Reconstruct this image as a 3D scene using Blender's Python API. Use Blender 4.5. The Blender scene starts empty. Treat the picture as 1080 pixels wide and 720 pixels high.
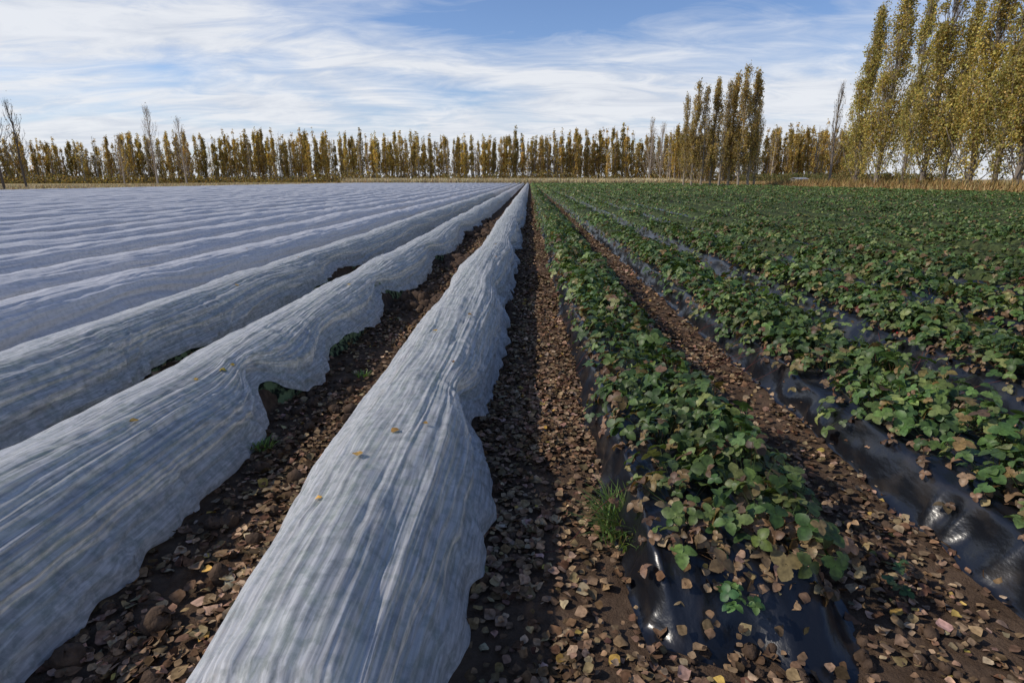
import bpy, math, numpy as np
from mathutils import Vector
rng=np.random.default_rng(7)
scene=bpy.context.scene
scene.view_settings.view_transform='Standard'
scene.view_settings.look='None'
scene.view_settings.exposure=0
# ------------------------------------------------------------ helpers
_tab=np.random.default_rng(11).random((256,256))*2-1
def vn(x,y,seed=0):
    x=np.asarray(x,float)+seed*17.31; y=np.asarray(y,float)+seed*9.77
    x,y=np.broadcast_arrays(x,y)
    xi=np.floor(x).astype(int); yi=np.floor(y).astype(int)
    fx=x-xi; fy=y-yi
    fx=fx*fx*(3-2*fx); fy=fy*fy*(3-2*fy)
    a=_tab[xi&255,yi&255]; b=_tab[(xi+1)&255,yi&255]; c=_tab[xi&255,(yi+1)&255]; d=_tab[(xi+1)&255,(yi+1)&255]
    return (a*(1-fx)+b*fx)*(1-fy)+(c*(1-fx)+d*fx)*fy
def fbm(x,y,seed=0,o=4):
    s=0;a=1;t=0
    for i in range(o):
        s=s+a*vn(np.asarray(x)*2**i,np.asarray(y)*2**i,seed+i*3); t+=a; a*=.5
    return s/t
def sstep(x): 
    x=np.clip(x,0,1); return x*x*(3-2*x)
def mesh_obj(name,V,F,mats,col=None,smooth=True,link=True,matidx=None):
    V=np.asarray(V,np.float32); F=np.asarray(F,np.int32)
    me=bpy.data.meshes.new(name)
    me.vertices.add(len(V)); me.vertices.foreach_set('co',V.ravel())
    me.loops.add(F.size); me.loops.foreach_set('vertex_index',F.ravel())
    me.polygons.add(len(F)); me.polygons.foreach_set('loop_start',np.arange(0,F.size,F.shape[1],dtype=np.int32))
    me.polygons.foreach_set('use_smooth',np.full(len(F),smooth))
    if not isinstance(mats,(list,tuple)): mats=[mats]
    for m in mats: me.materials.append(m)
    if matidx is not None: me.polygons.foreach_set('material_index',np.asarray(matidx,np.int32))
    if col is not None:
        c=np.ones((len(V),4),np.float32); c[:,:3]=col
        at=me.color_attributes.new('Col','FLOAT_COLOR','POINT'); at.data.foreach_set('color',c.ravel())
    me.update(calc_edges=True); me.validate()
    ob=bpy.data.objects.new(name,me)
    if link: scene.collection.objects.link(ob)
    return ob
def merge(parts):
    Vs=[];Fs=[];Cs=[];Ms=[];o=0
    for p in parts:
        V,F,C=p[:3]
        if len(V)==0: continue
        Vs.append(V);Fs.append(np.asarray(F)+o);Cs.append(np.broadcast_to(C,(len(V),3)));o+=len(V)
        Ms.append(np.full(len(F),p[3] if len(p)>3 else 0))
    return np.concatenate(Vs),np.concatenate(Fs),np.concatenate(Cs),np.concatenate(Ms)
def unit(a): return a/np.maximum(np.linalg.norm(a,axis=-1,keepdims=True),1e-9)
def scatter(T,TF,P,N,spin,S,C):
    P=np.asarray(P,float);N=unit(np.asarray(N,float)); m=len(P)
    if m==0: return np.zeros((0,3)),np.zeros((0,4),int),np.zeros((0,3))
    ref=np.where(np.abs(N[:,2:3])<.95,np.array([[0,0,1.]]),np.array([[1.,0,0]]))
    A=unit(np.cross(ref,N)); B=np.cross(N,A)
    c=np.cos(spin)[:,None]; s=np.sin(spin)[:,None]
    X=A*c+B*s; Y=-A*s+B*c
    S=np.asarray(S,float)
    if S.ndim==1: S=np.stack([S,S,S],1)
    t=T[None]*S[:,None,:]
    V=P[:,None]+t[...,0:1]*X[:,None]+t[...,1:2]*Y[:,None]+t[...,2:3]*N[:,None]
    n=len(T)
    F=TF[None]+(np.arange(m)*n)[:,None,None]
    return V.reshape(-1,3),F.reshape(-1,TF.shape[1]),np.repeat(C,n,axis=0)
def grid_faces(nu,nv,flip=False):
    i=np.arange(nu-1)[:,None]*nv+np.arange(nv-1)[None]
    f=np.stack([i,i+1,i+nv+1,i+nv],-1).reshape(-1,4)
    return f[:,::-1] if flip else f
def pal(n,cols,w,j=.18,r=rng):
    cols=np.array(cols,float); w=np.array(w,float)/sum(w)
    c=cols[r.choice(len(cols),n,p=w)]
    return np.clip(c*(1+j*r.standard_normal((n,1)))*(1+.06*r.standard_normal((n,3))),.003,.9)
def tubes(P,R,sides=4):
    P=np.asarray(P,float);R=np.asarray(R,float);k=len(P)
    d=unit(np.gradient(P,axis=0))
    ref=np.array([.31,.77,.1]) if abs(d[0,2])>.5 else np.array([0,0,1.])
    A=unit(np.cross(d,ref));B=np.cross(d,A)
    a=np.arange(sides)/sides*2*np.pi
    V=P[:,None]+R[:,None,None]*(np.cos(a)[None,:,None]*A[:,None]+np.sin(a)[None,:,None]*B[:,None])
    F=[]
    for i in range(k-1):
        for j in range(sides):
            F.append([i*sides+j,i*sides+(j+1)%sides,(i+1)*sides+(j+1)%sides,(i+1)*sides+j])
    return V.reshape(-1,3),np.array(F)
# ------------------------------------------------------------ materials
def newmat(name):
    m=bpy.data.materials.new(name); m.use_nodes=True
    nt=m.node_tree; nt.nodes.clear()
    out=nt.nodes.new('ShaderNodeOutputMaterial'); return m,nt,out
def N_(nt,t,**k):
    n=nt.nodes.new(t)
    for a,b in k.items(): setattr(n,a,b)
    return n
def leafmat(name,rough=.5,transl=.3,spec=.4,tint=(1.3,1.25,.6),varscale=0):
    m,nt,out=newmat(name); L=nt.links
    at=N_(nt,'ShaderNodeAttribute',attribute_name='Col')
    src=at.outputs['Color']
    if varscale:
        no=N_(nt,'ShaderNodeTexNoise'); no.inputs['Scale'].default_value=varscale; no.inputs['Detail'].default_value=2
        tc=N_(nt,'ShaderNodeTexCoord'); L.new(tc.outputs['Object'],no.inputs['Vector'])
        mr=N_(nt,'ShaderNodeMapRange'); mr.inputs['From Min'].default_value=.3; mr.inputs['From Max'].default_value=.7; mr.inputs['To Min'].default_value=.6; mr.inputs['To Max'].default_value=1.35
        L.new(no.outputs[0],mr.inputs['Value'])
        mm=N_(nt,'ShaderNodeVectorMath',operation='SCALE'); L.new(src,mm.inputs[0]); L.new(mr.outputs[0],mm.inputs['Scale']); src=mm.outputs[0]
    if spec>.2:
        p=N_(nt,'ShaderNodeBsdfPrincipled'); p.inputs['Roughness'].default_value=rough; p.inputs['Specular IOR Level'].default_value=spec
        L.new(src,p.inputs['Base Color'])
    else:
        p=N_(nt,'ShaderNodeBsdfDiffuse'); L.new(src,p.inputs['Color'])
    if transl<=0:
        L.new(p.outputs[0],out.inputs[0]); return m
    t=N_(nt,'ShaderNodeBsdfTranslucent')
    mu=N_(nt,'ShaderNodeVectorMath',operation='MULTIPLY'); mu.inputs[1].default_value=tint
    L.new(src,mu.inputs[0]); L.new(mu.outputs[0],t.inputs['Color'])
    mx=N_(nt,'ShaderNodeMixShader'); mx.inputs[0].default_value=transl
    L.new(p.outputs[0],mx.inputs[1]);L.new(t.outputs[0],mx.inputs[2]);L.new(mx.outputs[0],out.inputs[0])
    return m
M_straw=leafmat('strawberry_leaf',.48,.25,.4,varscale=60)
M_litter=leafmat('dry_leaf',.75,0,.2,varscale=55)
M_poplar=leafmat('poplar_foliage',.65,.4,.15,(1.15,1.1,.6))
M_grass=leafmat('dry_grass_blades',.7,0,.2)
M_green=leafmat('green_grass_blades',.45,.35,.4)
M_bark=leafmat('bark',.9,0.,.1)
M_fruit=leafmat('strawberry_fruit',.3,0,.5)

def cloth_material(name,thin):
    m,nt,out=newmat(name); L=nt.links
    tc=N_(nt,'ShaderNodeTexCoord')
    mp=N_(nt,'ShaderNodeMapping'); mp.inputs['Scale'].default_value=(1,.03,.6); L.new(tc.outputs['Object'],mp.inputs[0])
    n1=N_(nt,'ShaderNodeTexNoise'); n1.inputs['Scale'].default_value=90; n1.inputs['Detail'].default_value=3; n1.inputs['Distortion'].default_value=.5; L.new(mp.outputs[0],n1.inputs['Vector'])
    n3=N_(nt,'ShaderNodeTexNoise'); n3.inputs['Scale'].default_value=20; n3.inputs['Detail'].default_value=6; n3.inputs['Roughness'].default_value=.65; L.new(tc.outputs['Object'],n3.inputs['Vector'])
    rp=N_(nt,'ShaderNodeValToRGB'); e=rp.color_ramp.elements
    e[0].position=.38; e[0].color=(.53,.56,.56,1) if thin else (.64,.65,.66,1); e[1].position=.54; e[1].color=(.78,.78,.79,1)
    L.new(n3.outputs[0],rp.inputs[0])
    ri=N_(nt,'ShaderNodeValToRGB'); e=ri.color_ramp.elements
    e[0].position=.4; e[0].color=(.95,.95,.95,1); e[1].position=.7; e[1].color=(1.1,1.1,1.1,1)  # paler streaks along the ridges, wrinkle highlights put into the cloth colour
    L.new(n1.outputs[0],ri.inputs[0])
    mul=N_(nt,'ShaderNodeVectorMath',operation='MULTIPLY'); L.new(rp.outputs[0],mul.inputs[0]); L.new(ri.outputs[0],mul.inputs[1])
    b=N_(nt,'ShaderNodeBump'); b.inputs['Strength'].default_value=.35; b.inputs['Distance'].default_value=.006; L.new(n1.outputs[0],b.inputs['Height'])
    p=N_(nt,'ShaderNodeBsdfPrincipled'); p.inputs['Roughness'].default_value=.5; p.inputs['Specular IOR Level'].default_value=.3
    p.inputs['Sheen Weight'].default_value=.15
    L.new(mul.outputs[0],p.inputs['Base Color']); L.new(b.outputs[0],p.inputs['Normal'])
    t=N_(nt,'ShaderNodeBsdfTranslucent'); L.new(mul.outputs[0],t.inputs['Color']); L.new(b.outputs[0],t.inputs['Normal'])
    mx=N_(nt,'ShaderNodeMixShader'); mx.inputs[0].default_value=.4 if thin else .33; L.new(p.outputs[0],mx.inputs[1]); L.new(t.outputs[0],mx.inputs[2])
    if not thin:
        L.new(mx.outputs[0],out.inputs[0]); return m
    tr=N_(nt,'ShaderNodeBsdfTransparent')
    mx2=N_(nt,'ShaderNodeMixShader'); 
    mr=N_(nt,'ShaderNodeMapRange'); mr.inputs['From Min'].default_value=.38; mr.inputs['From Max'].default_value=.66; mr.inputs['To Min'].default_value=.36; mr.inputs['To Max'].default_value=.12
    L.new(n1.outputs[0],mr.inputs['Value']); L.new(mr.outputs[0],mx2.inputs[0])
    L.new(mx.outputs[0],mx2.inputs[1]); L.new(tr.outputs[0],mx2.inputs[2]); L.new(mx2.outputs[0],out.inputs[0])
    return m
M_cloth=cloth_material('white_fleece',True)
M_cloth2=cloth_material('white_fleece_dense',False)
def noisemat(name,c1,c2,scale,rough=.9,bump=.01,bscale=40,spec=.2,stretch=(1,1,1),lo=.35,hi=.65):
    m,nt,out=newmat(name); L=nt.links
    tc=N_(nt,'ShaderNodeTexCoord'); mp=N_(nt,'ShaderNodeMapping'); mp.inputs['Scale'].default_value=stretch; L.new(tc.outputs['Object'],mp.inputs[0])
    n=N_(nt,'ShaderNodeTexNoise'); n.inputs['Scale'].default_value=scale; n.inputs['Detail'].default_value=6; L.new(mp.outputs[0],n.inputs['Vector'])
    r=N_(nt,'ShaderNodeValToRGB'); e=r.color_ramp.elements; e[0].position=lo;e[0].color=(*c1,1);e[1].position=hi;e[1].color=(*c2,1)
    L.new(n.outputs[0],r.inputs[0])
    n2=N_(nt,'ShaderNodeTexNoise'); n2.inputs['Scale'].default_value=bscale; n2.inputs['Detail'].default_value=5; L.new(mp.outputs[0],n2.inputs['Vector'])
    b=N_(nt,'ShaderNodeBump'); b.inputs['Distance'].default_value=bump; b.inputs['Strength'].default_value=.9; L.new(n2.outputs[0],b.inputs['Height'])
    p=N_(nt,'ShaderNodeBsdfPrincipled'); p.inputs['Roughness'].default_value=rough; p.inputs['Specular IOR Level'].default_value=spec
    L.new(r.outputs[0],p.inputs['Base Color']); L.new(b.outputs[0],p.inputs['Normal']); L.new(p.outputs[0],out.inputs[0])
    return m
M_plastic=noisemat('black_mulch_film',(.007,.008,.011),(.04,.034,.03),8,.30,.010,11,.6,(1,.6,1),.54,.8)
M_clod=noisemat('soil_clod',(.05,.032,.021),(.11,.072,.048),20,.95,.01,60)
M_mound=noisemat('foliage_fill_mass',(.018,.026,.010),(.07,.09,.03),9,.9,.05,14)  # dark green fill beneath the leaves, hides the soil
M_under=noisemat('plants_under_cover',(.008,.013,.008),(.17,.24,.12),15,.8,.03,26,lo=.45,hi=.57)
M_shedw=noisemat('shed_wall',(.25,.24,.22),(.35,.34,.32),3,.7,.005,20)
M_shedr=noisemat('shed_roof',(.35,.37,.4),(.45,.46,.48),2,.5,.005,20)
M_shedd=noisemat('shed_door',(.05,.07,.1),(.08,.1,.13),3,.6,.005,20)

def ground_material():
    m,nt,out=newmat('field_ground'); L=nt.links
    tc=N_(nt,'ShaderNodeTexCoord'); co=tc.outputs['Object']
    n=N_(nt,'ShaderNodeTexNoise'); n.inputs['Scale'].default_value=7; n.inputs['Detail'].default_value=9; n.inputs['Roughness'].default_value=.65; L.new(co,n.inputs['Vector'])
    r=N_(nt,'ShaderNodeValToRGB'); e=r.color_ramp.elements; e[0].position=.32;e[0].color=(.065,.042,.028,1);e[1].position=.68;e[1].color=(.17,.115,.078,1)
    L.new(n.outputs[0],r.inputs[0])
    g=N_(nt,'ShaderNodeTexNoise'); g.inputs['Scale'].default_value=.25; g.inputs['Detail'].default_value=8; g.inputs['Roughness'].default_value=.7; L.new(co,g.inputs['Vector'])
    gr=N_(nt,'ShaderNodeValToRGB'); e=gr.color_ramp.elements; e[0].position=.35;e[0].color=(.28,.21,.10,1);e[1].position=.65;e[1].color=(.50,.40,.22,1)
    L.new(g.outputs[0],gr.inputs[0])
    s=N_(nt,'ShaderNodeSeparateXYZ'); L.new(co,s.inputs[0])
    def mth(op,a,b):
        k=N_(nt,'ShaderNodeMath',operation=op)
        for i,v in enumerate((a,b)):
            if isinstance(v,(int,float)): k.inputs[i].default_value=v
            else: L.new(v,k.inputs[i])
        return k.outputs[0]
    w=mth('MULTIPLY',g.outputs[0],3.0)
    xx=mth('ADD',s.outputs[0],w)
    a=mth('LESS_THAN',xx,-54.5); b=mth('GREATER_THAN',xx,47.0); c=mth('GREATER_THAN',s.outputs[1],186.0); d=mth('LESS_THAN',s.outputs[1],-8.0)
    k=mth('MAXIMUM',mth('MAXIMUM',a,b),mth('MAXIMUM',c,d))
    mx=N_(nt,'ShaderNodeMix',data_type='RGBA'); L.new(k,mx.inputs[0]); L.new(r.outputs[0],mx.inputs[6]); L.new(gr.outputs[0],mx.inputs[7])
    n2=N_(nt,'ShaderNodeTexNoise'); n2.inputs['Scale'].default_value=45; n2.inputs['Detail'].default_value=8; n2.inputs['Roughness'].default_value=.7; L.new(co,n2.inputs['Vector'])
    bb=N_(nt,'ShaderNodeBump'); bb.inputs['Distance'].default_value=.02; bb.inputs['Strength'].default_value=1; L.new(n2.outputs[0],bb.inputs['Height'])
    p=N_(nt,'ShaderNodeBsdfDiffuse')
    L.new(mx.outputs[2],p.inputs['Color']); L.new(bb.outputs[0],p.inputs['Normal']); L.new(p.outputs[0],out.inputs[0])
    return m
M_ground=ground_material()

# ------------------------------------------------------------ ground
def gz(x,y):
    near=np.clip(1-np.abs(y)/60,0,1)
    return .018*fbm(x*3,y*3,5)*near+.010*fbm(x*14,y*14,8,3)*near
g1=np.geomspace(6,1500,50)
xs=np.concatenate([-g1[::-1],np.linspace(-5.95,5.95,200),g1])
ys=np.concatenate([-np.geomspace(3,400,18)[::-1],np.linspace(-2.9,13,260),np.geomspace(13.2,2500,80)])
X,Y=np.meshgrid(xs,ys,indexing='ij')
mesh_obj('ground',np.stack([X,Y,gz(X,Y)],-1).reshape(-1,3),grid_faces(len(xs),len(ys),True),M_ground)

SP=1.35
YEND=182.
def ysteps(y0,y1,dmin,f):
    o=[y0]
    while o[-1]<y1: o.append(o[-1]+max(dmin,f*abs(o[-1])))
    return np.array(o)
# ------------------------------------------------------------ fleece covers
def cc(k): return -.615-SP*k-(.04 if k==1 else 0)
NOTR={0:[(3.05,.33,.12),(6.3,.5,.11),(11.5,.8,.11),(17,1,.1)],1:[(3.45,.24,.21),(4.7,.5,.10),(6.7,.55,.18),(10.3,.7,.15),(15.5,1,.15)],2:[(4.5,.5,.08),(9,.8,.12)]}
NOTL={0:[(6.2,.6,.08),(9,.6,.1),(13,.9,.1)]}
def cover(k,y,s):
    y=np.asarray(y,float)
    a=np.abs(s); sg=np.sign(s)
    H=.45+.035*vn(y*.38,0,k+3)+.016*vn(y*1.2,0,k+40)
    H=H-.035*np.exp(-((y-3.1)/.6)**2)*(k<2)
    if k==0: H=H-.04*np.exp(-((y-1.)/1.)**2)
    def side(nots,sd):
        W=.355+.030*vn(y*.6,0,k*2+sd+60)+.014*vn(y*2.1,0,k*2+sd+90)
        if k==0 and sd==1: W=W-.10*np.exp(-((y-1.1)/1.1)**2)+.025
        if k==0 and sd==0: W=W-.07*np.exp(-((y-1.1)/.55)**2)+.03*np.exp(-((y-2.3)/.35)**2)
        e=.015+.10*np.clip(vn(y*.8,0,k*2+sd+120)-.15,0,1)
        for (yc,w,d) in nots.get(k,[]):
            g=np.exp(-((y-yc)/w)**2); W=W-d*g; e=e+d*.95*g
        if not nots.get(k):
            g=np.clip(vn(y*.33,0,k*2+sd+150)-.35,0,1)*1.3; W=W-.10*g; e=e+.1*g
        return W,e
    WR,eR=side(NOTR,0); WL,eL=side(NOTL,1)
    th=a*np.pi/2
    W0=.355
    lowf=sstep((a-.25)/.6)
    W=np.where(s>0,W0+(WR-W0)*(.35+.65*lowf),W0+(WL-W0)*(.35+.65*lowf)); e=np.where(s>0,eR,eL)
    x=W*np.sin(th)**.95; z=e+(H-e)*np.clip(np.cos(th),0,1)**.66
    x=x+.07*np.clip((a-.8)/.2,0,1)**2
    sk=s+.14*vn(y*.5,s*1.5,k+7)
    rid=1-np.abs(vn(sk*5,y*.33,k+11))*2.2
    rid2=1-np.abs(vn(sk*9+y*.5,y*.45,k+13))*2.4
    rid3=1-np.abs(vn(sk*9-y*.7,y*.5,k+19))*2.4
    rid4=1-np.abs(vn(sk*20+y*.15,y*.5,k+21))*2.4
    rid5=1-np.abs(vn(sk*34-y*.5,y*.7,k+25))*2.4
    d=.012*rid*(.25+a)+.008*rid2*(.2+a)+.009*rid3*(.15+a)+.0045*rid4*(.7+a)+.0028*rid5+.002*vn(sk*60,y*.9,k+17)
    # gathers radiating from the pinched points
    for (yc,w,dd) in NOTR.get(k,[])[:4]:
        for yo in (-1.3,1.3):
            yy_=(y-(yc+yo*w)); uu=(1.04-s)*.62
            r=np.sqrt(yy_**2+uu**2); ph=np.arctan2(yy_,uu)
            d=d+.013*np.exp(-(r/.55)**2)*np.clip(r/.06,0,1)*(1-np.abs(vn(ph*5.5,r*.8,k+int(yc*3)))*2.3)*(s>0)
    d=d+.020*vn(s*2.6,y*2.4,k+23)*(1-a)+.007*vn(s*9,y*9,k+29)*(1-a*a)
    rf=a**5*(.032*vn(y*6,0,k+31)+.018*vn(y*15,0,k+33))
    x=x+d*np.sin(th)+rf; z=z+d*np.cos(th)+a**8*.02*vn(y*9,0,k+35)
    px=cc(k)+sg*x+.025*vn(y*.22,0,k+50)
    if k==0: px=px+.035*np.exp(-((y-1.1)/1.3)**2)
    return px,z
def cover_mesh(k,y0,na,dmin,f,und=False):
    yy=ysteps(y0,YEND+2*vn(k*.7,3) if not und else 50,dmin,f); ss=np.linspace(-1,1,na)
    S,Yg=np.meshgrid(ss,yy,indexing='ij')
    x,z=cover(k,Yg,S)
    if und:
        xc=cc(k); x=xc+(x-xc)*.88; z=(z-.022)*.93-.04*np.abs(S)+.010*vn(S*9,Yg*11,5)*1
        z=z-.09*(np.abs(S)>.9)
        endf=np.clip((Yg-y0-.12)/.35,0,1)**.5
        z=z*endf-.03*(1-endf)
        return np.stack([x,Yg+np.zeros_like(x),z],-1).reshape(-1,3),grid_faces(len(ss),len(yy),True)
    endf=np.clip((Yg-y0)/.35,0,1)**.5
    z=.01+(z-.01)*endf
    V=np.stack([x,Yg+np.zeros_like(x),np.maximum(z,.006)],-1).reshape(-1,3)
    return V,grid_faces(len(ss),len(yy),True)
for k in range(6):
    na,dm,f=[(240,.011,.004),(240,.012,.004),(150,.018,.005),(90,.03,.006),(70,.04,.008),(60,.05,.008)][k]
    y0=.7+.15*math.sin(k*2.1)
    V,F=cover_mesh(k,y0,na,dm,f)
    mesh_obj('fleece_row_cover',V,F,M_cloth if k<3 else M_cloth2)
    if k<3:
        V,F=cover_mesh(k,y0+.05,60,.03,.012,True); mesh_obj('plants_under_cover',V,F,M_under)
parts=[]
for k in range(6,41):
    V,F=cover_mesh(k,.6,40 if k<14 else 24,.08 if k<14 else .2,.011 if k<14 else .016)
    parts.append((V,F,(1,1,1)))
V,F,C,_=merge(parts); mesh_obj('distant_fleece_row_covers',V,F,M_cloth2)

# ------------------------------------------------------------ beds
def bed_xyz(c,y0,y1,hb,ht,h,seed,dmin=.03,f=.01,na=33,rough=.012):
    yy=ysteps(y0,y1,dmin,f); ss=np.linspace(-1,1,na)
    S,Yg=np.meshgrid(ss,yy,indexing='ij'); a=np.abs(S)
    lp=np.clip((a-.62)/.38,0,1)
    edge=hb+.03*vn(Yg*1.1,S*0,seed+np.where(S>0,1,2))
    x=np.sign(S)*(np.minimum(a/.62,1)*ht+(edge-ht)*lp)
    z=h*(1-sstep(lp)**.8)+.02*np.cos(S*2)*(1-lp)
    wr=1-np.abs(vn(S*5+Yg*1.3,Yg*2.3,seed+5))*2
    z=z+rough*wr*(1-.6*lp)+rough*.7*fbm(S*7,Yg*6,seed+9)
    x=x+np.sign(S)*rough*1.4*vn(S*4,Yg*5,seed+12)*lp
    x=x+np.sign(S)*rough*1.2*(1-np.abs(vn(S*3,Yg*8,seed+15))*2)*(1-np.abs(2*lp-1))
    en=sstep((Yg-y0)/.36); z=z*en-.005
    x=x*(.82+.18*en)
    return np.stack([c+x,Yg+.07*vn(S*2.5,seed)*(1-en),z],-1).reshape(-1,3),grid_faces(len(ss),len(yy),True)
for k in range(4):
    V,F=bed_xyz(cc(k),.9,60,.30,.22,.14,k+200,.05,.02,21)
    mesh_obj('covered_soil_bed',V,F,M_clod)
def sc(m): return .745+SP*m+(.03 if m==1 else 0)
BH=.21
NM=33
Y0=lambda m: 1.47 if m==0 else 1.35+.2*math.sin(m*3.)
for m in range(5):
    V,F=bed_xyz(sc(m),Y0(m),YEND,.395,.27,BH,m+300,.018 if m<2 else .03,.008,61 if m<3 else 33,.020)
    mesh_obj('mulch_film_bed',V,F,M_plastic)
parts=[]
for m in range(5,NM):
    V,F=bed_xyz(sc(m),1.3,YEND,.36,.27,BH,m+300,.12,.02,13)
    parts.append((V,F,(1,1,1)))
V,F,C,_=merge(parts); mesh_obj('distant_mulch_film_beds',V,F,M_plastic)
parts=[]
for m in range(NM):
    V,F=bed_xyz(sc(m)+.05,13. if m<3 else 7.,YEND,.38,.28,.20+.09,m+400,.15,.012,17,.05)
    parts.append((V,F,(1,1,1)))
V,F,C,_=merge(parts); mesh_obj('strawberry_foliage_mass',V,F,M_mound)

# ------------------------------------------------------------ strawberry plants
def leaflet(nu,serr=.12,fold=.28,droop=.25):
    u=np.linspace(0,1,nu); w=.5*np.sin(np.pi*np.clip(u,0,1)**.85)**.6*(.75+.35*u); w[0]=.06; w[-1]=.10
    if nu>5: w=w*(1+serr*np.where(np.arange(nu)%2==0,-.5,.5))
    V=[]
    for i in range(nu):
        for v in (-1,0,1):
            V.append([v*w[i],u[i]+ (.0 if v==0 else -.05),fold*abs(v)*w[i]-droop*u[i]**2])
    return np.array(V),grid_faces(nu,3)
def trifol(nu,**k):
    V,F=leaflet(nu,**k); Vs=[];Fs=[];o=0
    for an,off in ((0,.15),(1.85,.02),(-1.85,.02)):
        c,s=math.cos(an),math.sin(an)
        R=np.array([[c,-s,0],[s,c,0],[0,0,1]])
        W=(V+np.array([0,off,0]))@R.T
        Vs.append(W);Fs.append(F+o);o+=len(V)
    return np.concatenate(Vs),np.concatenate(Fs)
TRI_H=[trifol(11,fold=f,droop=d) for f,d in ((.3,.2),(.5,.35),(.15,.1))]
TRI_M=[trifol(4,fold=f,droop=d) for f,d in ((.3,.25),(.5,.1))]
GREENS=[(.055,.10,.026),(.085,.140,.036),(.130,.180,.050),(.21,.24,.080),(.22,.155,.06),(.15,.09,.05),(.18,.05,.03)]
GW=[.30,.31,.20,.08,.055,.06,.004]
def plants(m,y0,y1,per,rr):
    c=sc(m)+(.05 if m in (1,2) else .05); P=[];N=[];B=[]
    ny=int((y1-y0)/.27); wide=1.08 if m in (1,2) else 1.14
    for i in range(ny):
        for sd in (-1,1):
            cy=y0+i*.27+rr.normal(0,.05)+(.13 if sd>0 else 0); cx=c+sd*.14*wide+rr.normal(0,.03)
            vig=.84+.6*vn(cy*.8,sd*3.3,m+70)+.30*vn(cy*2.2,sd,m+71)
            if m==0: vig=max(vig,.7)
            if m==0 and cy<2.3 and sd<0: vig*= .35+.3*(cy>2.0)
            vig=min(max(vig,.2 if m else .3),1.25)
            if m>3: vig=max(vig,.6)
            n=int(per*vig*vig+3)
            az=rr.random(n)*2*np.pi; rad=np.sqrt(rr.random(n))*.24*wide*(.55+.45*vig)
            h=(.05+.19*vig*(1-.65*(rad/.28)**2))*(.4+.6*rr.random(n))
            x=cx+rad*np.cos(az);y=cy+rad*np.sin(az)
            bed=BH*(1-sstep((np.abs(x-sc(m))-.27)/.12))
            z=np.maximum(bed+h,.05)+(BH-bed)*.25
            P.append(np.stack([x,y,z],1))
            t=.25+.7*(rad/.25)
            nn=np.stack([np.cos(az)*t,np.sin(az)*t,np.ones(n)],1)+rr.normal(0,.33,(n,3))
            N.append(nn); B.append(np.broadcast_to([cx,cy,BH-.01],(n,3)))
    return np.concatenate(P),np.concatenate(N),np.concatenate(B)
def petioles(B,P,col,r=.0016):
    n=len(P); mid=(B*.5+P*.5)+np.stack([(P-B)[:,0]*.18,(P-B)[:,1]*.18,np.full(n,.01)],1)*1.
    rings=[B,mid,P]; a=np.arange(3)/3*2*np.pi
    V=[]
    for q in rings:
        V.append(q[:,None]+r*np.stack([np.cos(a),np.sin(a),np.zeros(3)],1)[None])
    V=np.stack(V,1).reshape(n*9,3)
    f=[]
    for i in range(2):
        for j in range(3): f.append([i*3+j,i*3+(j+1)%3,(i+1)*3+(j+1)%3,(i+1)*3+j])
    F=(np.array(f)[None]+(np.arange(n)*9)[:,None,None]).reshape(-1,4)
    return V,F,np.repeat(col,9,axis=0)
def leafset(P,N,temps,size,cols,w,rr,tint=None):
    out=[]; ch=rr.integers(0,len(temps),len(P))
    C=pal(len(P),cols,w,.22,rr)
    if tint is not None: C=C*tint[:,None]
    for i,(T,TF) in enumerate(temps):
        s=ch==i; n=s.sum()
        out.append(scatter(T,TF,P[s],N[s],rr.random(n)*6.283,size*(.55+.75*rr.random(n)),C[s]))
    return out
DEAD=[(.20,.125,.07),(.27,.18,.10),(.13,.08,.045),(.2,.15,.06)]
rest=[]
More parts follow.
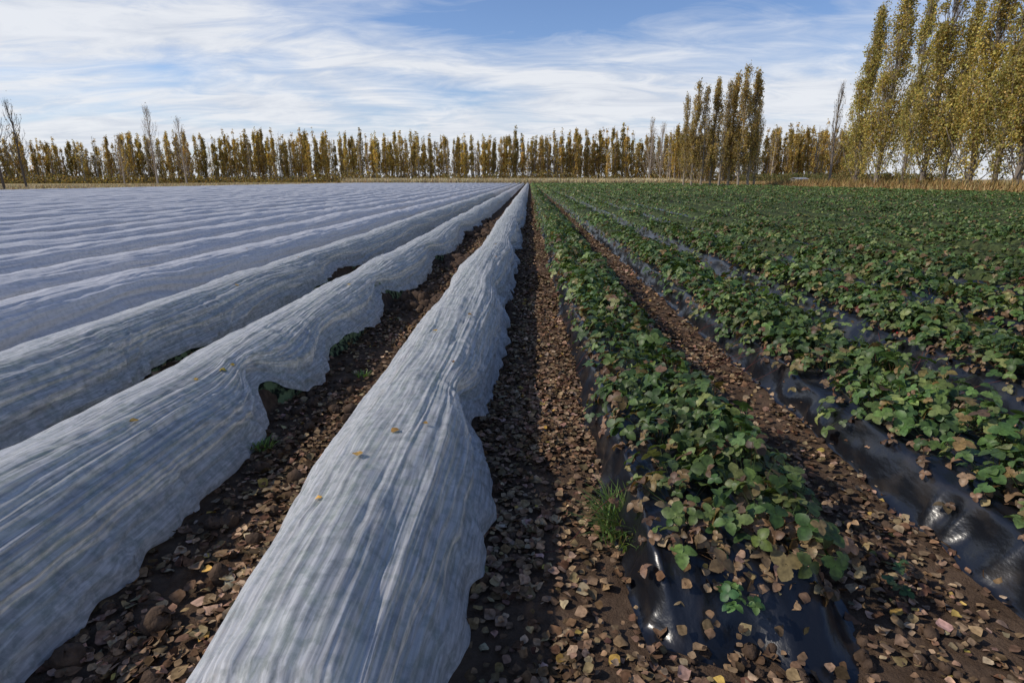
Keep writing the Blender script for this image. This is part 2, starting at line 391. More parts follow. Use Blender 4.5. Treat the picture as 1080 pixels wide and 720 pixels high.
for m in range(0,14):
    rr=np.random.default_rng(500+m); parts=[]
    ys0=Y0(m)+(.30 if m==0 else .15)
    yn=6.5 if m<4 else ys0
    if m<4:
        P,N,B=plants(m,ys0,yn,56 if m==0 else 50,rr)
        parts+=leafset(P,N,TRI_H,.044,GREENS,GW,rr,1+.25*vn(P[:,0]*2,P[:,1]*1.5,3))
        parts.append(petioles(B,P,pal(len(P),[(.10,.15,.05),(.16,.09,.04)],[.7,.3],.1,rr)))
        nd=int((yn-ys0)*75); sdv=rr.choice([-1,1],nd,p=[.5,.5])
        x=sc(m)+.03+sdv*(.12+.24*rr.random(nd)); y=ys0-.05+(yn-ys0)*rr.random(nd)
        bed=BH*(1-sstep((np.abs(x-sc(m))-.27)/.12))
        P2=np.stack([x,y,bed+.012+.06*rr.random(nd)],1); N2=np.stack([sdv*.7,np.zeros(nd),np.ones(nd)],1)+rr.normal(0,.5,(nd,3))
        parts+=leafset(P2,N2,TRI_H[1:2],.032,DEAD,[1,1,1,.5],rr)
        if m==0:
            nd=130; P2=np.stack([sc(0)+rr.normal(.12,.17,nd),1.66+rr.random(nd)*.34,BH+.02+.07*rr.random(nd)],1)
            P2[:,2]-=np.clip((1.8-P2[:,1])*1.1,0,.16)
            parts+=leafset(P2,rr.normal(0,.6,(nd,3))+[0,-.3,1],TRI_H[1:2],.032,[(.26,.17,.09),(.34,.23,.12),(.16,.10,.05)],[1,1,1],rr)
    ym=16.
    if yn<ym:
        P,N,B=plants(m,yn,ym,36 if m<6 else 30,rr)
        keep=P[:,0]<P[:,1]*1.0+4
        parts+=leafset(P[keep],N[keep],TRI_M,.054,GREENS,GW,rr,1+.25*vn(P[keep,0]*2,P[keep,1]*1.5,3))
        nd=int((ym-yn)*34); sdv=rr.choice([-1,1],nd)
        x=sc(m)+.03+sdv*(.15+.22*rr.random(nd)); y=yn+(ym-yn)*rr.random(nd)
        bed=BH*(1-sstep((np.abs(x-sc(m))-.27)/.12))
        parts+=leafset(np.stack([x,y,bed+.02+.08*rr.random(nd)],1),rr.normal(0,.5,(nd,3))+[0,0,1],TRI_M,.04,DEAD[:3],[1,1,1],rr)
    V,F,C,_=merge(parts)
    if m<4: mesh_obj('strawberry_plant_row',V,F,M_straw,C)
    else: rest.append((V,F,C))
rr=np.random.default_rng(77)
QT=np.array([[-.5,.35,.15],[0,0,0],[.5,.35,.15],[0,.95,-.1]]);QF=np.array([[0,1,2,3]])
for m in range(NM):
    for (a,b,dens,sz) in ((16,30,200,.085),(30,55,95,.12),(55,100,48,.17),(100,YEND,18,.27)):
        n=int((b-a)*dens); y=a+(b-a)*rr.random(n)
        k=rr.normal(0,.24,n); k=np.clip(k,-.56,.56); x=sc(m)+.05+k
        vig=.8+.4*vn(y*.6,m*1.7,33)+.3*vn(y*1.9,m,34)
        z=.12+.28*np.clip(vig,.3,1.3)*(1-(k/.6)**2)*(.75+.3*rr.random(n))
        keep=x<y*1.0+5; x,y,z,k,n=x[keep],y[keep],z[keep],k[keep],keep.sum()
        N=np.stack([k*3,np.zeros(n),np.ones(n)],1)+rr.normal(0,.45,(n,3))
        C=pal(n,GREENS,GW,.25,rr)*(1.1+.3*vn(x*.3,y*.12,9)+.3*np.clip((y-30)/60,0,1))[:,None]  # leaf colour lifted with distance, painting in the far rows' backlit brightness
        rest.append(scatter(QT,QF,np.stack([x,y,z],1),N,rr.random(n)*6.283,sz*(.6+.8*rr.random(n)),C))
V,F,C,_=merge(rest); mesh_obj('distant_strawberry_plants',V,F,M_straw,C)

# ------------------------------------------------------------ fruits
def blob(nu=8,nv=10,amp=0,seed=0,taper=0):
    th=np.linspace(0.05,np.pi-.05,nu); ph=np.linspace(0,2*np.pi,nv)
    T,Pp=np.meshgrid(th,ph,indexing='ij')
    r=1+amp*fbm(np.cos(Pp)*1.3+T*1.1,np.sin(Pp)*1.3+T*.7,seed,2)
    x=np.sin(T)*np.cos(Pp)*r;y=np.sin(T)*np.sin(Pp)*r;z=np.cos(T)*r
    if taper: k=(1-taper*(1-z)/2); x=x*k;y=y*k
    V=np.stack([x,y,z],-1); 
    return V.reshape(-1,3),grid_faces(nu,nv)
T,TF=blob(9,12,taper=.65)
n=26; rr=np.random.default_rng(9); mm=rr.choice([0,1,1,2],n); sd=rr.choice([-1,1],n)
x=np.array([sc(i) for i in mm])+sd*(.26+.04*rr.random(n)); y=2.0+rr.random(n)**1.3*5.5
P=np.stack([x,y,.19+.06*rr.random(n)],1)
P=np.concatenate([P,[[1.88,2.35,.18],[1.86,2.42,.15]]]);n=len(P)
V,F,C=scatter(T,TF,P,rr.normal(0,.4,(n,3))+[0,0,1],rr.random(n)*6,.010+.004*rr.random(n),pal(n,[(.38,.02,.015),(.25,.012,.01),(.45,.1,.04)],[2,2,.6],.1,rr))
mesh_obj('strawberry_fruits',V,F,M_fruit,C)
parts=[];rr=np.random.default_rng(19)
for i in range(34):
    m=rr.choice([0,0,1,1,2]); sd=rr.choice([-1,1]); y=1.9+rr.random()*4; t=np.linspace(0,1,9)
    L=.25+.3*rr.random(); dy=rr.normal(0,.25)
    px=sc(m)+sd*(.2+L*t); py=y+dy*t+.03*np.sin(t*7+i)
    pz=np.maximum(.018,(BH+.06)*(1-t*1.25)+.03*np.sin(t*3.1))
    v,f=tubes(np.stack([px,py,pz],1),np.full(9,.0017),3); parts.append((v,f,(.18,.05,.04)))
V,F,C,_=merge(parts); mesh_obj('strawberry_runners',V,F,M_straw,C)

# ------------------------------------------------------------ fallen poplar leaves
def popleaf(curl,twist,nu=5):
    u=np.linspace(0,1,nu); w=np.array([.12,.46,.5,.28,.02])
    V=[]
    for i in range(nu):
        for v in (-1,0,1):
            V.append([v*w[i],u[i]-.45+(0 if v else -.03*(i==0)),curl*(v*v*w[i]*.9)+twist*v*(u[i]-.5)*.5+curl*.5*(u[i]-.5)**2])
    V=np.array(V); return V,grid_faces(nu,3)
LT=[popleaf(.25,.2),popleaf(-.3,.4),popleaf(.6,-.3),popleaf(-.1,.1),popleaf(.4,.5),popleaf(-.5,-.4)]
LC=[(.23,.15,.088),(.30,.20,.125),(.16,.10,.06),(.38,.27,.175),(.11,.066,.04),(.42,.28,.08)]
LW=[1.2,1,1.1,.35,.8,.05]
rr=np.random.default_rng(21); parts=[]
def litter(x0,x1,y0,y1,dens,size,lift=.02):
    n=int((x1-x0)*(y1-y0)*dens)
    x=x0+(x1-x0)*rr.random(n);y=y0+(y1-y0)*rr.random(n)
    keep=rr.random(n)<np.clip(.7+1.1*fbm(x*1.6,y*1.3,44,3),.10,1); x,y=x[keep],y[keep]; n=len(x)
    z=gz(x,y)+.006+lift*rr.random(n)
    N=rr.normal(0,.27,(n,3))+[0,0,1]
    szv=rr.choice([.7,1.,1.25],n,p=[.4,.45,.15])
    for q in (.7,1.,1.25):
        s=szv==q; parts.extend(leafset(np.stack([x,y,z],1)[s],N[s],LT,size*q,LC,LW,rr,1+.3*vn(x[s]*2.2,y[s]*2,12)))
litter(-.38,.46,.6,6,2300,.037); litter(-.36,.44,6,16,1000,.048); litter(-.34,.42,16,45,300,.08)
litter(1.0,1.85,.6,6,1200,.037); litter(1.05,1.8,6,16,500,.048); litter(1.05,1.8,16,40,130,.08)
litter(-1.72,-.85,.6,6,1600,.037); litter(-1.7,-.9,6,16,500,.05)
litter(-3.1,-2.2,.6,6,700,.042)
litter(2.4,3.2,1,16,300,.05); litter(3.7,4.5,3,16,200,.055)
litter(-.4,2.0,-.5,1.6,700,.037); litter(.4,1.3,1.0,1.6,600,.037)
for m,nn in ((0,90),(1,120),(2,110),(3,90)):
    s=rr.choice([-1,1],nn,p=[.65,.35]); kx=.2+.17*rr.random(nn); x=sc(m)+s*kx; y=Y0(m)+.2+rr.random(nn)*9
    z=BH*(1-sstep((kx-.27)/.1)**.8)+.022
    parts.extend(leafset(np.stack([x,y,z],1),rr.normal(0,.25,(nn,3))+np.stack([s*.8,0*s,np.ones(nn)],1),LT,.036,LC,LW,rr))
nn=50; x=.45+.6*rr.random(nn); y=1.42+.36*rr.random(nn)**.8; z=(BH+.01)*sstep((y-1.47)/.36)*(1-sstep((np.abs(x-.745)-.25)/.13))+.025
parts.extend(leafset(np.stack([x,y,z],1),rr.normal(0,.25,(nn,3))+[0,-.5,1],LT,.036,LC,LW,rr))
V,F,C,_=merge(parts); mesh_obj('fallen_leaves',V,F,M_litter,C)
pts=[(0,2.25,.05),(0,2.35,.25),(0,2.0,-.1),(0,4.6,.25),(0,4.0,-.1),(0,3.3,.3),(0,5.4,-.3),(0,8,.3),(1,3.2,.3),(1,3.3,.37),(1,3.0,.2),(1,5.8,.2),(1,2.4,.3),(2,6,.3),(2,8,.1),(0,1.75,-.25),(0,9.5,.1),(3,9,.3)]
P=[];N=[]
for k,y,s in pts:
    x,z=cover(k,np.array([y]),np.array([s])); P.append([x[0],y,z[0]+.012]); N.append([s*.6,rr.normal(0,.1),1])
V,F,C,_=merge(leafset(np.array(P),np.array(N),LT,.036,[(.50,.33,.07),(.42,.25,.08),(.3,.19,.08)],[2,2,1],rr))
mesh_obj('yellow_leaves_on_cover',V,F,M_litter,C)

# ------------------------------------------------------------ soil clods
parts=[]
CT=[blob(8,10,.55,s) for s in range(4)]
def clods(x0,x1,y0,y1,n,s0,s1):
    for T,TF in CT:
        q=n//4; x=x0+(x1-x0)*rr.random(q); y=y0+(y1-y0)*rr.random(q); s=s0+(s1-s0)*rr.random(q)**3
        v,f,c=scatter(T,TF,np.stack([x,y,gz(x,y)+s*.3],1),rr.normal(0,.5,(q,3))+[0,0,1],rr.random(q)*6,s,np.ones((q,3)))
        parts.append((v,f,c))
clods(-1.65,-.95,1,16,500,.008,.05); clods(-1.6,-1.0,6.3,7.1,60,.05,.13); clods(-1.55,-1.05,9.8,11,60,.05,.12); clods(-1.6,-1.0,15,22,120,.05,.14)
clods(-.34,-.2,6,12,60,.03,.07); clods(-.3,.4,1,14,260,.006,.022); clods(1.1,1.8,1.,14,500,.006,.03); clods(.4,1.4,.9,1.6,260,.005,.03)
V,F,C,_=merge(parts); mesh_obj('soil_clods',V,F,M_clod)

# ------------------------------------------------------------ green grass tuft + weeds
def blades(cx,cy,n,rad,h,w,cols,wt,z0=0.,lean=.5,rr=rr,nseg=4):
    cx=np.broadcast_to(cx,(n,));cy=np.broadcast_to(cy,(n,))
    az=rr.random(n)*6.283; r=rad*np.sqrt(rr.random(n)); bx=cx+r*np.cos(az);by=cy+r*np.sin(az)
    hh=h*(.5+.6*rr.random(n)); ln=lean*(.3+rr.random(n)); az2=az+rr.normal(0,.6,n)
    t=np.linspace(0,1,nseg)
    px=bx[:,None]+np.cos(az2)[:,None]*(hh*ln)[:,None]*t**1.8; py=by[:,None]+np.sin(az2)[:,None]*(hh*ln)[:,None]*t**1.8
    pz=z0+hh[:,None]*(t-.25*ln[:,None]*t**2.5)
    ww=w*(1-t**2*.92)*.5; sx=-np.sin(az2)[:,None]*ww; sy=np.cos(az2)[:,None]*ww
    V=np.stack([np.stack([px-sx,py-sy,pz],-1),np.stack([px+sx,py+sy,pz],-1)],2).reshape(-1,3)
    F=(grid_faces(nseg,2)[None]+(np.arange(n)*nseg*2)[:,None,None]).reshape(-1,4)
    return V,F,np.repeat(pal(n,cols,wt,.15,rr),nseg*2,axis=0)
GG=[(.15,.24,.06),(.20,.30,.08),(.11,.18,.05),(.22,.2,.08)]
V,F,C=blades(.46,2.16,380,.16,.16,.008,GG,[1,1,1,.4],.03,1.1); mesh_obj('grass_tuft',V,F,M_green,C)
p=[blades(-1.52,2.95,40,.05,.07,.012,GG,[1,1,1,.1],.01,1.2),blades(-1.3,4.2,30,.05,.06,.012,GG,[1,1,1,.1],.01,1.2),blades(-.95,2.3,20,.03,.05,.01,GG,[1,1,1,.1],.01,1.2)]
V,F,C,_=merge(p); mesh_obj('weed_patch',V,F,M_green,C)
n=14; P=np.stack([.70+rr.normal(0,.035,n),1.60+rr.normal(0,.03,n),.16+.03*rr.random(n)],1)
V,F,C,_=merge(leafset(P,rr.normal(0,.4,(n,3))+[0,-.2,1],TRI_H,.026,[(.06,.13,.04),(.10,.18,.05)],[1,1],rr)); mesh_obj('weed_plant',V,F,M_straw,C)
n=26; P=np.stack([1.42+rr.normal(0,.07,n),1.9+rr.normal(0,.08,n),.03+.04*rr.random(n)],1)
V,F,C,_=merge(leafset(P,rr.normal(0,.4,(n,3))+[0,-.2,1],TRI_H,.022,[(.06,.12,.04),(.12,.14,.05),(.15,.08,.04)],[1,1,1],rr)); mesh_obj('weed_plant',V,F,M_straw,C)

# ------------------------------------------------------------ trees
LQ=np.array([[-.5,.4,.1],[0,0,0],[.5,.4,.1],[0,1,-.05]]);LQF=np.array([[0,1,2,3]])
def poplar(seed,H,R,nl,ls,limbs=70,cols=None,w=None,sides=5,trunk_col=(.13,.105,.08),bare_low=.05,spread=1.,sig=.14):
    r=np.random.default_rng(seed); P=[]
    lean=r.normal(0,.012,2)
    t=np.linspace(0,1,10)
    tr=np.stack([lean[0]*H*t+.12*vn(t*5,0,seed),lean[1]*H*t+.12*vn(t*5,3,seed),H*.97*t-.1],1)
    v,f=tubes(tr,(.012*H)*(1-t)**.8+.02,8 if sides>3 else 5); P.append((v,f,np.array(trunk_col),1))
    lp=[];lw=[]
    for i in range(limbs):
        f0=bare_low+(.9-bare_low)*((i+r.random())/limbs)**.95
        z0=f0*H; az=i*2.4+r.normal(0,.4)
        Lz=min(H*(.13+.16*r.random())*(1.15-f0*.5),H*1.0-z0)
        fe=(z0+Lz*.7)/H
        Re=R*min(1,fe/.16)**.6*max(.03,(1-fe))**.62*1.3*(.6+.65*r.random())*(1+.45*vn(az*.6,z0*.25,seed))
        t=np.linspace(0,1,6)
        o=Re*(1-(1-t)**(2.0))*spread; base=np.array([np.interp(z0,tr[:,2],tr[:,0]),np.interp(z0,tr[:,2],tr[:,1])])
        px=base[0]+np.cos(az)*o+.12*vn(t*3,i,seed);py=base[1]+np.sin(az)*o+.12*vn(t*3,i+9,seed);pz=z0+Lz*t
        pts=np.stack([px,py,pz],1)
        v,f=tubes(pts,(.0022*H*(1-f0*.6))*(1-t)**.8+.01,sides if sides<5 else 4); P.append((v,f,np.array(trunk_col)*(.8+.5*r.random()),1))
        lp.append(pts); lw.append(Lz*(.4+1.0*r.random()**1.5)*(1.3-.4*f0))
    lp=np.array(lp)
    nt=limbs*(5 if sides>3 else 2)
    for i in range(nt):
        q=lp[r.integers(limbs)]; tt=.3+.6*r.random(); b=np.array([np.interp(tt,np.linspace(0,1,6),q[:,j]) for j in range(3)])
        d=np.array([r.normal(0,.25),r.normal(0,.25),1.])*H*.045*(.5+r.random())
        v,f=tubes(np.stack([b,b+d*.55,b+d+[0,0,.05]]),np.array([.018,.012,.006])*(H/22),3); P.append((v,f,np.array(trunk_col)*.9,1))
    if nl:
        lw=np.array(lw)/sum(lw); li=r.choice(limbs,nl,p=lw); tt=(.12+.95*r.random(nl)**.8)
        tt=np.clip(tt,0,1.08); idx=np.clip((tt*5).astype(int),0,4); fr=tt*5-idx
        c=lp[li,idx]*(1-fr)[:,None]+lp[li,idx+1]*fr[:,None]
        sg=R*sig; c=c+r.normal(0,1,(nl,3))*[sg,sg,sg*1.8]
        cl=vn(c[:,0]*1.3+seed,c[:,2]*.8,seed)+vn(c[:,1]*1.3,c[:,2]*.9,seed+4)
        keep=(cl>-.60+.35*r.random(nl))&(c[:,2]>.3); c=c[keep];li=li[keep]; n=len(c)
        C=pal(n,cols,w,.2,r)*(.75+.5*r.random(limbs))[li][:,None]
        v,f,cc_=scatter(LQ,LQF,c,r.normal(0,1,(n,3)),r.random(n)*6.283,ls*(.6+.8*r.random(n)),C); P.append((v,f,cc_,0))
    return merge(P)
YC=[(.54,.43,.13),(.44,.38,.12),(.34,.32,.11),(.60,.46,.15),(.36,.27,.11)]
nearv=[]
for i in range(4):
    V,F,C,Mi=poplar(900+i*7,25.5,2.1,24000,.20,110,YC,[[1,1.4,1.1,.5,.7],[1.3,1,.6,.9,.6],[.7,1.4,1.3,.4,.8],[1,1.1,.9,.6,1]][i],bare_low=.01,sig=.15,trunk_col=(.22,.185,.15))
    ob=mesh_obj('poplar_tree',V,F,[M_poplar,M_bark],C,False,link=False,matidx=Mi); nearv.append(ob.data); bpy.data.objects.remove(ob)
rt=np.random.default_rng(31)
def place(data,name,x,y,s,rz,sxy=1):
    o=bpy.data.objects.new(name,data); o.location=(x,y,-.02); o.scale=(s*sxy,s*sxy,s); o.rotation_euler=(0,0,rz); scene.collection.objects.link(o); return o
for i,(xp,dd) in enumerate([(895,50),(916,49.4),(943,50),(964,49.2),(984,50.5),(1011,50),(1036,49.6),(1060,50.2),(1088,50)]):
    y=623*dd/(xp-558); s=[.97,1.03,.90,1.0,.82,1.02,.93,1.04,.98][i]
    place(nearv[i%4],'poplar_tree',dd,y,s,i*1.9,[.9,1.0,.8,1.05,.8,1.,.9,1.02,1][i])
for i in range(7):
    place(nearv[(i*3+1)%4],'poplar_tree',50+rt.normal(0,.5),56-i*5.3,.95+.1*rt.random(),rt.random()*6,1.)
midv=[]
for i,(nl,bl) in enumerate([(9500,.04),(4500,.06),(7500,.04)]):
    V,F,C,Mi=poplar(1300+i*5,19.5,1.6,nl,.22,60,[(.50,.37,.13),(.42,.32,.13),(.33,.26,.12),(.56,.41,.13)],[1,1.2,1,.5],bare_low=bl,sides=4,trunk_col=(.32,.27,.21))
    ob=mesh_obj('poplar_tree',V,F,[M_poplar,M_bark],C,False,link=False,matidx=Mi); midv.append(ob.data); bpy.data.objects.remove(ob)
for i,(xp,d,s) in enumerate([(719,116,.84),(727,114,.93),(737,113,.9),(746,115,.97),(755,112,.93),(765,113,1.0),(775,111,1.04),(785,112,1.02),(792,116,.8)]):
    x=(xp-558)/623*d; place(midv[[1,2,1,0,1,0,2,0,1][i]],'poplar_tree',x,d,s,i*2.2,.95)
V,F,C,Mi=poplar(1501,19,1.4,350,.2,55,[(.25,.17,.06)],[1],sides=4,trunk_col=(.2,.17,.14),bare_low=.2)
ob=mesh_obj('bare_poplar_tree',V,F,[M_poplar,M_bark],C,False,matidx=Mi); ob.location=((868-558)/623*118,118,0); 
for (xp,d,H,R,sd) in ((14,78,11.5,1.7,1),(-12,66,10.5,1.8,2),(-45,60,11,2.,3)):
    V,F,C,Mi=poplar(1600+sd,H,R,120,.16,50,[(.2,.14,.06)],[1],sides=4,trunk_col=(.12,.10,.085),bare_low=.2,spread=1.1)
    ob=mesh_obj('bare_tree',V,F,[M_poplar,M_bark],C,False,matidx=Mi); ob.location=((xp-558)/623*d,d,0)
for (xp,d,H,R,sd) in ((158,190,24,3.,5),(190,196,21,2.8,6),(122,200,16,2.3,7),(683,205,21,2.3,8),(694,208,20,2.2,9)):
    V,F,C,Mi=poplar(1700+sd,H,R,500,.25,80,[(.4,.3,.17)],[1],sides=4,trunk_col=(.42,.36,.30),bare_low=.1)
    ob=mesh_obj('bare_poplar_tree',V,F,[M_poplar,M_bark],C,False,matidx=Mi); ob.location=((xp-558)/623*d,d,0)
YF=[(.60,.43,.13),(.48,.37,.13),(.37,.30,.12),(.66,.47,.14),(.40,.27,.11)]
fv=[poplar(2000+i,19,1.15+.2*(i%3),[2400,2000,2600,2100,1500,700,150,300][i],.38,26,YF,[1,1,.7,.7,.7],sides=3,trunk_col=(.32,.27,.22) if i<5 else (.42,.36,.30),bare_low=.04) for i in range(8)]
parts=[]; rt=np.random.default_rng(55)
def inst(vi,x,y,s,sz,rot,tint):
    V,F,C,M=fv[vi]; c,s_=math.cos(rot),math.sin(rot); R=np.array([[c,-s_,0],[s_,c,0],[0,0,1]])
    parts.append(((V@R.T)*[s,s,sz]+[x,y,0],F,C*tint))
    mi.append(M)
mi=[]
for row,(yb,den) in enumerate(((226,2.1),(234,2.5),(243,3.0))):
    x=-228.
    while x<62:
        x+=den*(.6+.8*rt.random()); 
        if vn(x*.06,row*5,88)<-.85: continue
        xp=558+623*x/yb
        vi=rt.choice(8,p=[.2,.18,.2,.13,.1,.09,.05,.05]) if xp>230 else rt.choice(8,p=[.13,.08,.1,.11,.16,.17,.13,.12])
        hs=.90+.08*vn(x*.05,row,66)+.07*rt.normal()
        if xp<140: hs*=.86
        if xp>560: hs*=1.03
        y=yb+rt.normal(0,1.2)-max(0,(-x-120))*.25
        inst(vi,x,y,.80+.25*rt.random(),max(.55,hs),rt.random()*6,(.7+.55*rt.random())*np.array([1,.97+.08*rt.random(),1]))
for i in range(130):
    xp=700+rt.random()*200; d=185+rt.random()*35; x=(xp-558)/623*d
    vi=rt.choice(8,p=[.14,.12,.12,.12,.12,.16,.12,.10]); inst(vi,x,d,.95,.80+.14*rt.random(),rt.random()*6,.8+.3*rt.random())
V=np.concatenate([p[0] for p in parts]); o=0;Fs=[]
for p in parts: Fs.append(p[1]+o);o+=len(p[0])
mesh_obj('distant_tree_line',V,np.concatenate(Fs),[M_poplar,M_bark],np.concatenate([p[2] for p in parts]),False,matidx=np.concatenate(mi))

rr=np.random.default_rng(61)
DG=[(.46,.34,.15),(.38,.27,.12),(.32,.19,.09),(.54,.43,.22),(.24,.16,.08)]
parts=[]
n=26000; x=-60+112*rr.random(n); y=186+26*rr.random(n)**1.4; parts.append(blades(x,y,n,.3,2.0,.18,[(.68,.57,.33),(.58,.47,.25),(.72,.61,.38),(.42,.31,.18)],[1,1,1,.3],0,.5,rr,3))
n=22000; y=15+175*rr.random(n)**1.2; x=-57-rr.random(n)*40; parts.append(blades(x,y,n,.3,.7,.13,[(.60,.48,.26),(.5,.38,.2),(.66,.55,.32),(.32,.22,.12)],[1,1,1.2,.3],0,.5,rr,3))
n=26000; y=22+165*rr.random(n)**1.3; x=46.5+rr.random(n)**1.5*22; parts.append(blades(x,y,n,.3,1.1,.10,DG,[1,1,1.1,.4,.6],0,.5,rr,3))
n=6000; a=rr.random(n); x=49+rr.normal(0,1.0,n); y=20+100*a; parts.append(blades(x,y,n,.5,1.8,.10,[(.32,.20,.08),(.36,.26,.10),(.24,.18,.08)],[1,1,1],0,.4,rr,3))
n=9000; x=14+50*rr.random(n); y=112+55*rr.random(n); keep=x>46; x,y=x[keep],y[keep]; parts.append(blades(x,y,len(x),.4,1.2,.15,DG,[1,1,1,.4,.6],0,.5,rr,3))
V,F,C,_=merge(parts); mesh_obj('dry_grass',V,F,M_grass,C)
n=42000; x=-235+330*rr.random(n); y=214+34*rr.random(n)-np.maximum(0,(-x-120))*.25; z=(3+1.8*vn(x*.12,y*.1,5))*rr.random(n)**1.3
parts=[scatter(LQ,LQF,np.stack([x,y,z],1),rr.normal(0,1,(n,3)),rr.random(n)*6,.6*(.5+rr.random(n)),pal(n,[(.26,.20,.10),(.34,.26,.11),(.20,.17,.085),(.44,.32,.12)],[1,1,1,.5],.2,rr))]
n=9000; x=62+50*rr.random(n); y=150+40*rr.random(n); z=3.*rr.random(n)**1.5
parts.append(scatter(LQ,LQF,np.stack([x,y,z],1),rr.normal(0,1,(n,3)),rr.random(n)*6,.5*(.5+rr.random(n)),pal(n,[(.16,.15,.07),(.24,.19,.08),(.13,.14,.06)],[1,1,1],.2,rr)))
for (cx,cy,rd,hh) in ((16,188,1,1),(51,96,3,4),(52,88,2.5,2.5),(50,76,2,2.2)):
    n=2600; a=rr.normal(0,1,(n,3)); a=unit(a)*(rr.random((n,1))**.4)
    parts.append(scatter(LQ,LQF,np.stack([cx+a[:,0]*rd,cy+a[:,1]*rd,np.abs(a[:,2])*hh],1),a+rr.normal(0,.5,(n,3)),rr.random(n)*6,.2*(.5+rr.random(n)),pal(n,[(.2,.18,.08),(.28,.22,.09),(.3,.17,.08)],[1,1,.6],.2,rr)))
V,F,C,_=merge(parts); mesh_obj('undergrowth_bushes',V,F,M_poplar,C,False)

# ------------------------------------------------------------ distant shed
def box(name,x0,x1,y0,y1,z0,z1,mat,par):
    V=[(x,y,z) for x in (x0,x1) for y in (y0,y1) for z in (z0,z1)]
    F=[[0,1,3,2],[4,6,7,5],[0,4,5,1],[2,3,7,6],[0,2,6,4],[1,5,7,3]]
    o=mesh_obj(name,V,F,mat,smooth=False); o.parent=par; return o
e=bpy.data.objects.new('farm_shed',None); scene.collection.objects.link(e); e.location=((838-558)/623*146,146,0); e.rotation_euler=(0,0,.3); e.scale=(.72,.72,.72)
box('walls',-2.2,2.2,-1.5,1.5,0,2.1,M_shedw,e); box('door',-.5,.5,-1.54,-1.503,0,1.8,M_shedd,e); box('window',1.1,1.8,-1.54,-1.503,1.,1.6,M_shedd,e)
V=[(-2.5,-1.8,2.05),(2.5,-1.8,2.05),(2.5,0,2.5),(-2.5,0,2.5),(-2.5,1.8,2.05),(2.5,1.8,2.05),(-2.5,-1.8,2.15),(2.5,-1.8,2.15),(2.5,0,2.6),(-2.5,0,2.6),(-2.5,1.8,2.15),(2.5,1.8,2.15)]
F=[[0,3,2,1],[3,4,5,2],[6,7,8,9],[9,8,11,10],[0,1,7,6],[4,10,11,5],[0,6,9,3],[3,9,10,4],[1,2,8,7],[2,5,11,8]]
o=mesh_obj('roof',V,F,M_shedr,smooth=False); o.parent=e

# ------------------------------------------------------------ light + sky
EL=math.radians(37); AZ=math.radians(-96)
d=Vector((math.cos(EL)*math.sin(AZ),math.cos(EL)*math.cos(AZ),math.sin(EL)))
sl=bpy.data.lights.new('sun','SUN'); sl.energy=3.3; sl.angle=math.radians(.9); sl.color=(1,.92,.8)
so=bpy.data.objects.new('sun',sl); so.rotation_euler=d.to_track_quat('Z','Y').to_euler(); so.location=(-30,-5,40); scene.collection.objects.link(so)
w=bpy.data.worlds.new('World'); scene.world=w; w.use_nodes=True; nt=w.node_tree; nt.nodes.clear(); L=nt.links
out=N_(nt,'ShaderNodeOutputWorld'); bg=N_(nt,'ShaderNodeBackground'); bg.inputs[1].default_value=.105
sky=N_(nt,'ShaderNodeTexSky',sky_type='NISHITA',sun_disc=False,sun_elevation=EL,sun_rotation=AZ,altitude=300); sky.air_density=1.0; sky.dust_density=.5; sky.ozone_density=2
tc=N_(nt,'ShaderNodeTexCoord'); sp=N_(nt,'ShaderNodeSeparateXYZ'); L.new(tc.outputs['Generated'],sp.inputs[0])
def mt(op,a,b=0.,clamp=False):
    k=N_(nt,'ShaderNodeMath',operation=op,use_clamp=clamp)
    for i,v in enumerate((a,b)):
        if isinstance(v,(int,float)): k.inputs[i].default_value=v
        else: L.new(v,k.inputs[i])
    return k.outputs[0]
zz=mt('ADD',mt('MAXIMUM',sp.outputs[2],0.),.14)
cx=mt('DIVIDE',sp.outputs[0],zz); cy=mt('DIVIDE',sp.outputs[1],zz)
cb=N_(nt,'ShaderNodeCombineXYZ'); L.new(cx,cb.inputs[0]); L.new(cy,cb.inputs[1])
mp=N_(nt,'ShaderNodeMapping'); mp.inputs['Rotation'].default_value=(0,0,math.radians(20)); mp.inputs['Scale'].default_value=(.55,1.0,1); mp.inputs['Location'].default_value=(3.1,1.7,0); L.new(cb.outputs[0],mp.inputs[0])
n1=N_(nt,'ShaderNodeTexNoise'); n1.inputs['Scale'].default_value=.9; n1.inputs['Detail'].default_value=8; n1.inputs['Roughness'].default_value=.55; n1.inputs['Distortion'].default_value=.7; L.new(mp.outputs[0],n1.inputs['Vector'])
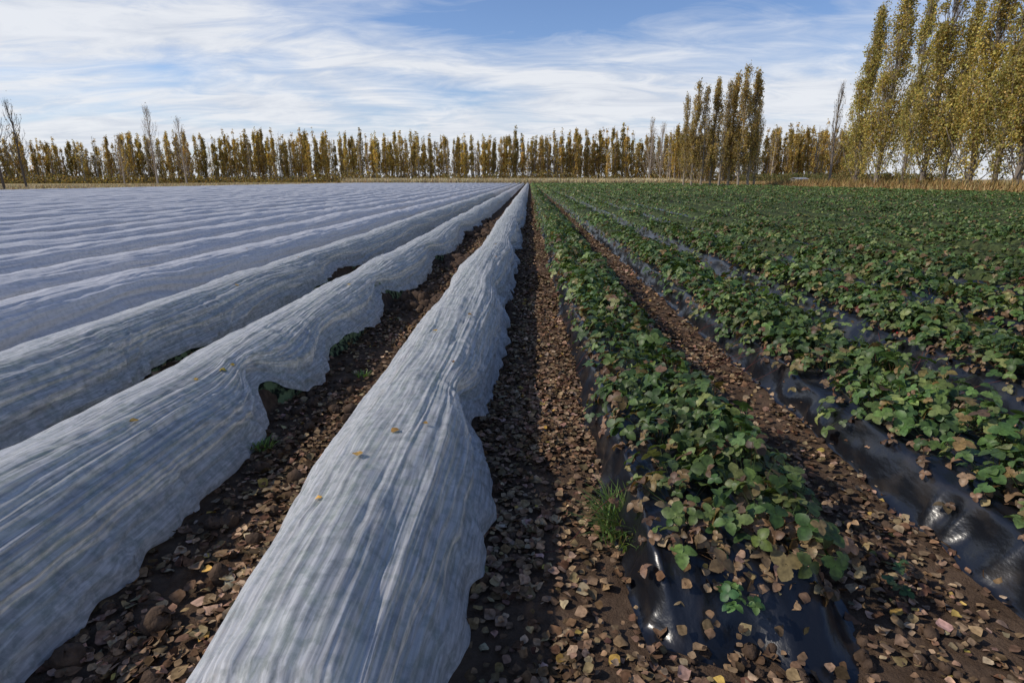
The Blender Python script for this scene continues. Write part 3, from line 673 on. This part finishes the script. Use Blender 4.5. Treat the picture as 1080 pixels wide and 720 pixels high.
mp2=N_(nt,'ShaderNodeMapping'); mp2.inputs['Rotation'].default_value=(0,0,math.radians(-14)); mp2.inputs['Scale'].default_value=(.8,1.6,1); L.new(cb.outputs[0],mp2.inputs[0])
n2=N_(nt,'ShaderNodeTexNoise'); n2.inputs['Scale'].default_value=2.4; n2.inputs['Detail'].default_value=8; n2.inputs['Roughness'].default_value=.62; n2.inputs['Distortion'].default_value=.9; L.new(mp2.outputs[0],n2.inputs['Vector'])
dens=mt('ADD',mt('MULTIPLY',n1.outputs[0],.70),mt('MULTIPLY',n2.outputs[0],.30))
dens=mt('ADD',dens,mt('MULTIPLY',mt('SUBTRACT',.215,sp.outputs[2]),.75))
cr=N_(nt,'ShaderNodeValToRGB'); e=cr.color_ramp.elements; e[0].position=.39;e[0].color=(0,0,0,1);e[1].position=.60;e[1].color=(1,1,1,1); L.new(dens,cr.inputs[0])
cl=N_(nt,'ShaderNodeValToRGB'); e=cl.color_ramp.elements; e[0].position=.35;e[0].color=(6.2,6.6,7.4,1);e[1].position=.6;e[1].color=(7.9,8.1,8.5,1); L.new(n2.outputs[0],cl.inputs[0])
tn=N_(nt,'ShaderNodeVectorMath',operation='MULTIPLY'); tn.inputs[1].default_value=(1.0,1.08,1.3); L.new(sky.outputs[0],tn.inputs[0])
mx=N_(nt,'ShaderNodeMix',data_type='RGBA'); L.new(mt('MULTIPLY',cr.outputs[0],.94),mx.inputs[0]); L.new(tn.outputs[0],mx.inputs[6]); L.new(cl.outputs[0],mx.inputs[7])
L.new(mx.outputs[2],bg.inputs[0]); L.new(bg.outputs[0],out.inputs[0])

# ------------------------------------------------------------ camera
cam=bpy.data.cameras.new('camera'); cam.lens=20; cam.sensor_width=36; cam.clip_end=5000; cam.clip_start=.05
co=bpy.data.objects.new('camera',cam); co.location=(0,0,1.5); co.rotation_euler=(math.radians(90-15.9),0,math.radians(1.72)); scene.collection.objects.link(co)
scene.camera=co
print('verts',sum(len(m.vertices) for m in bpy.data.meshes))
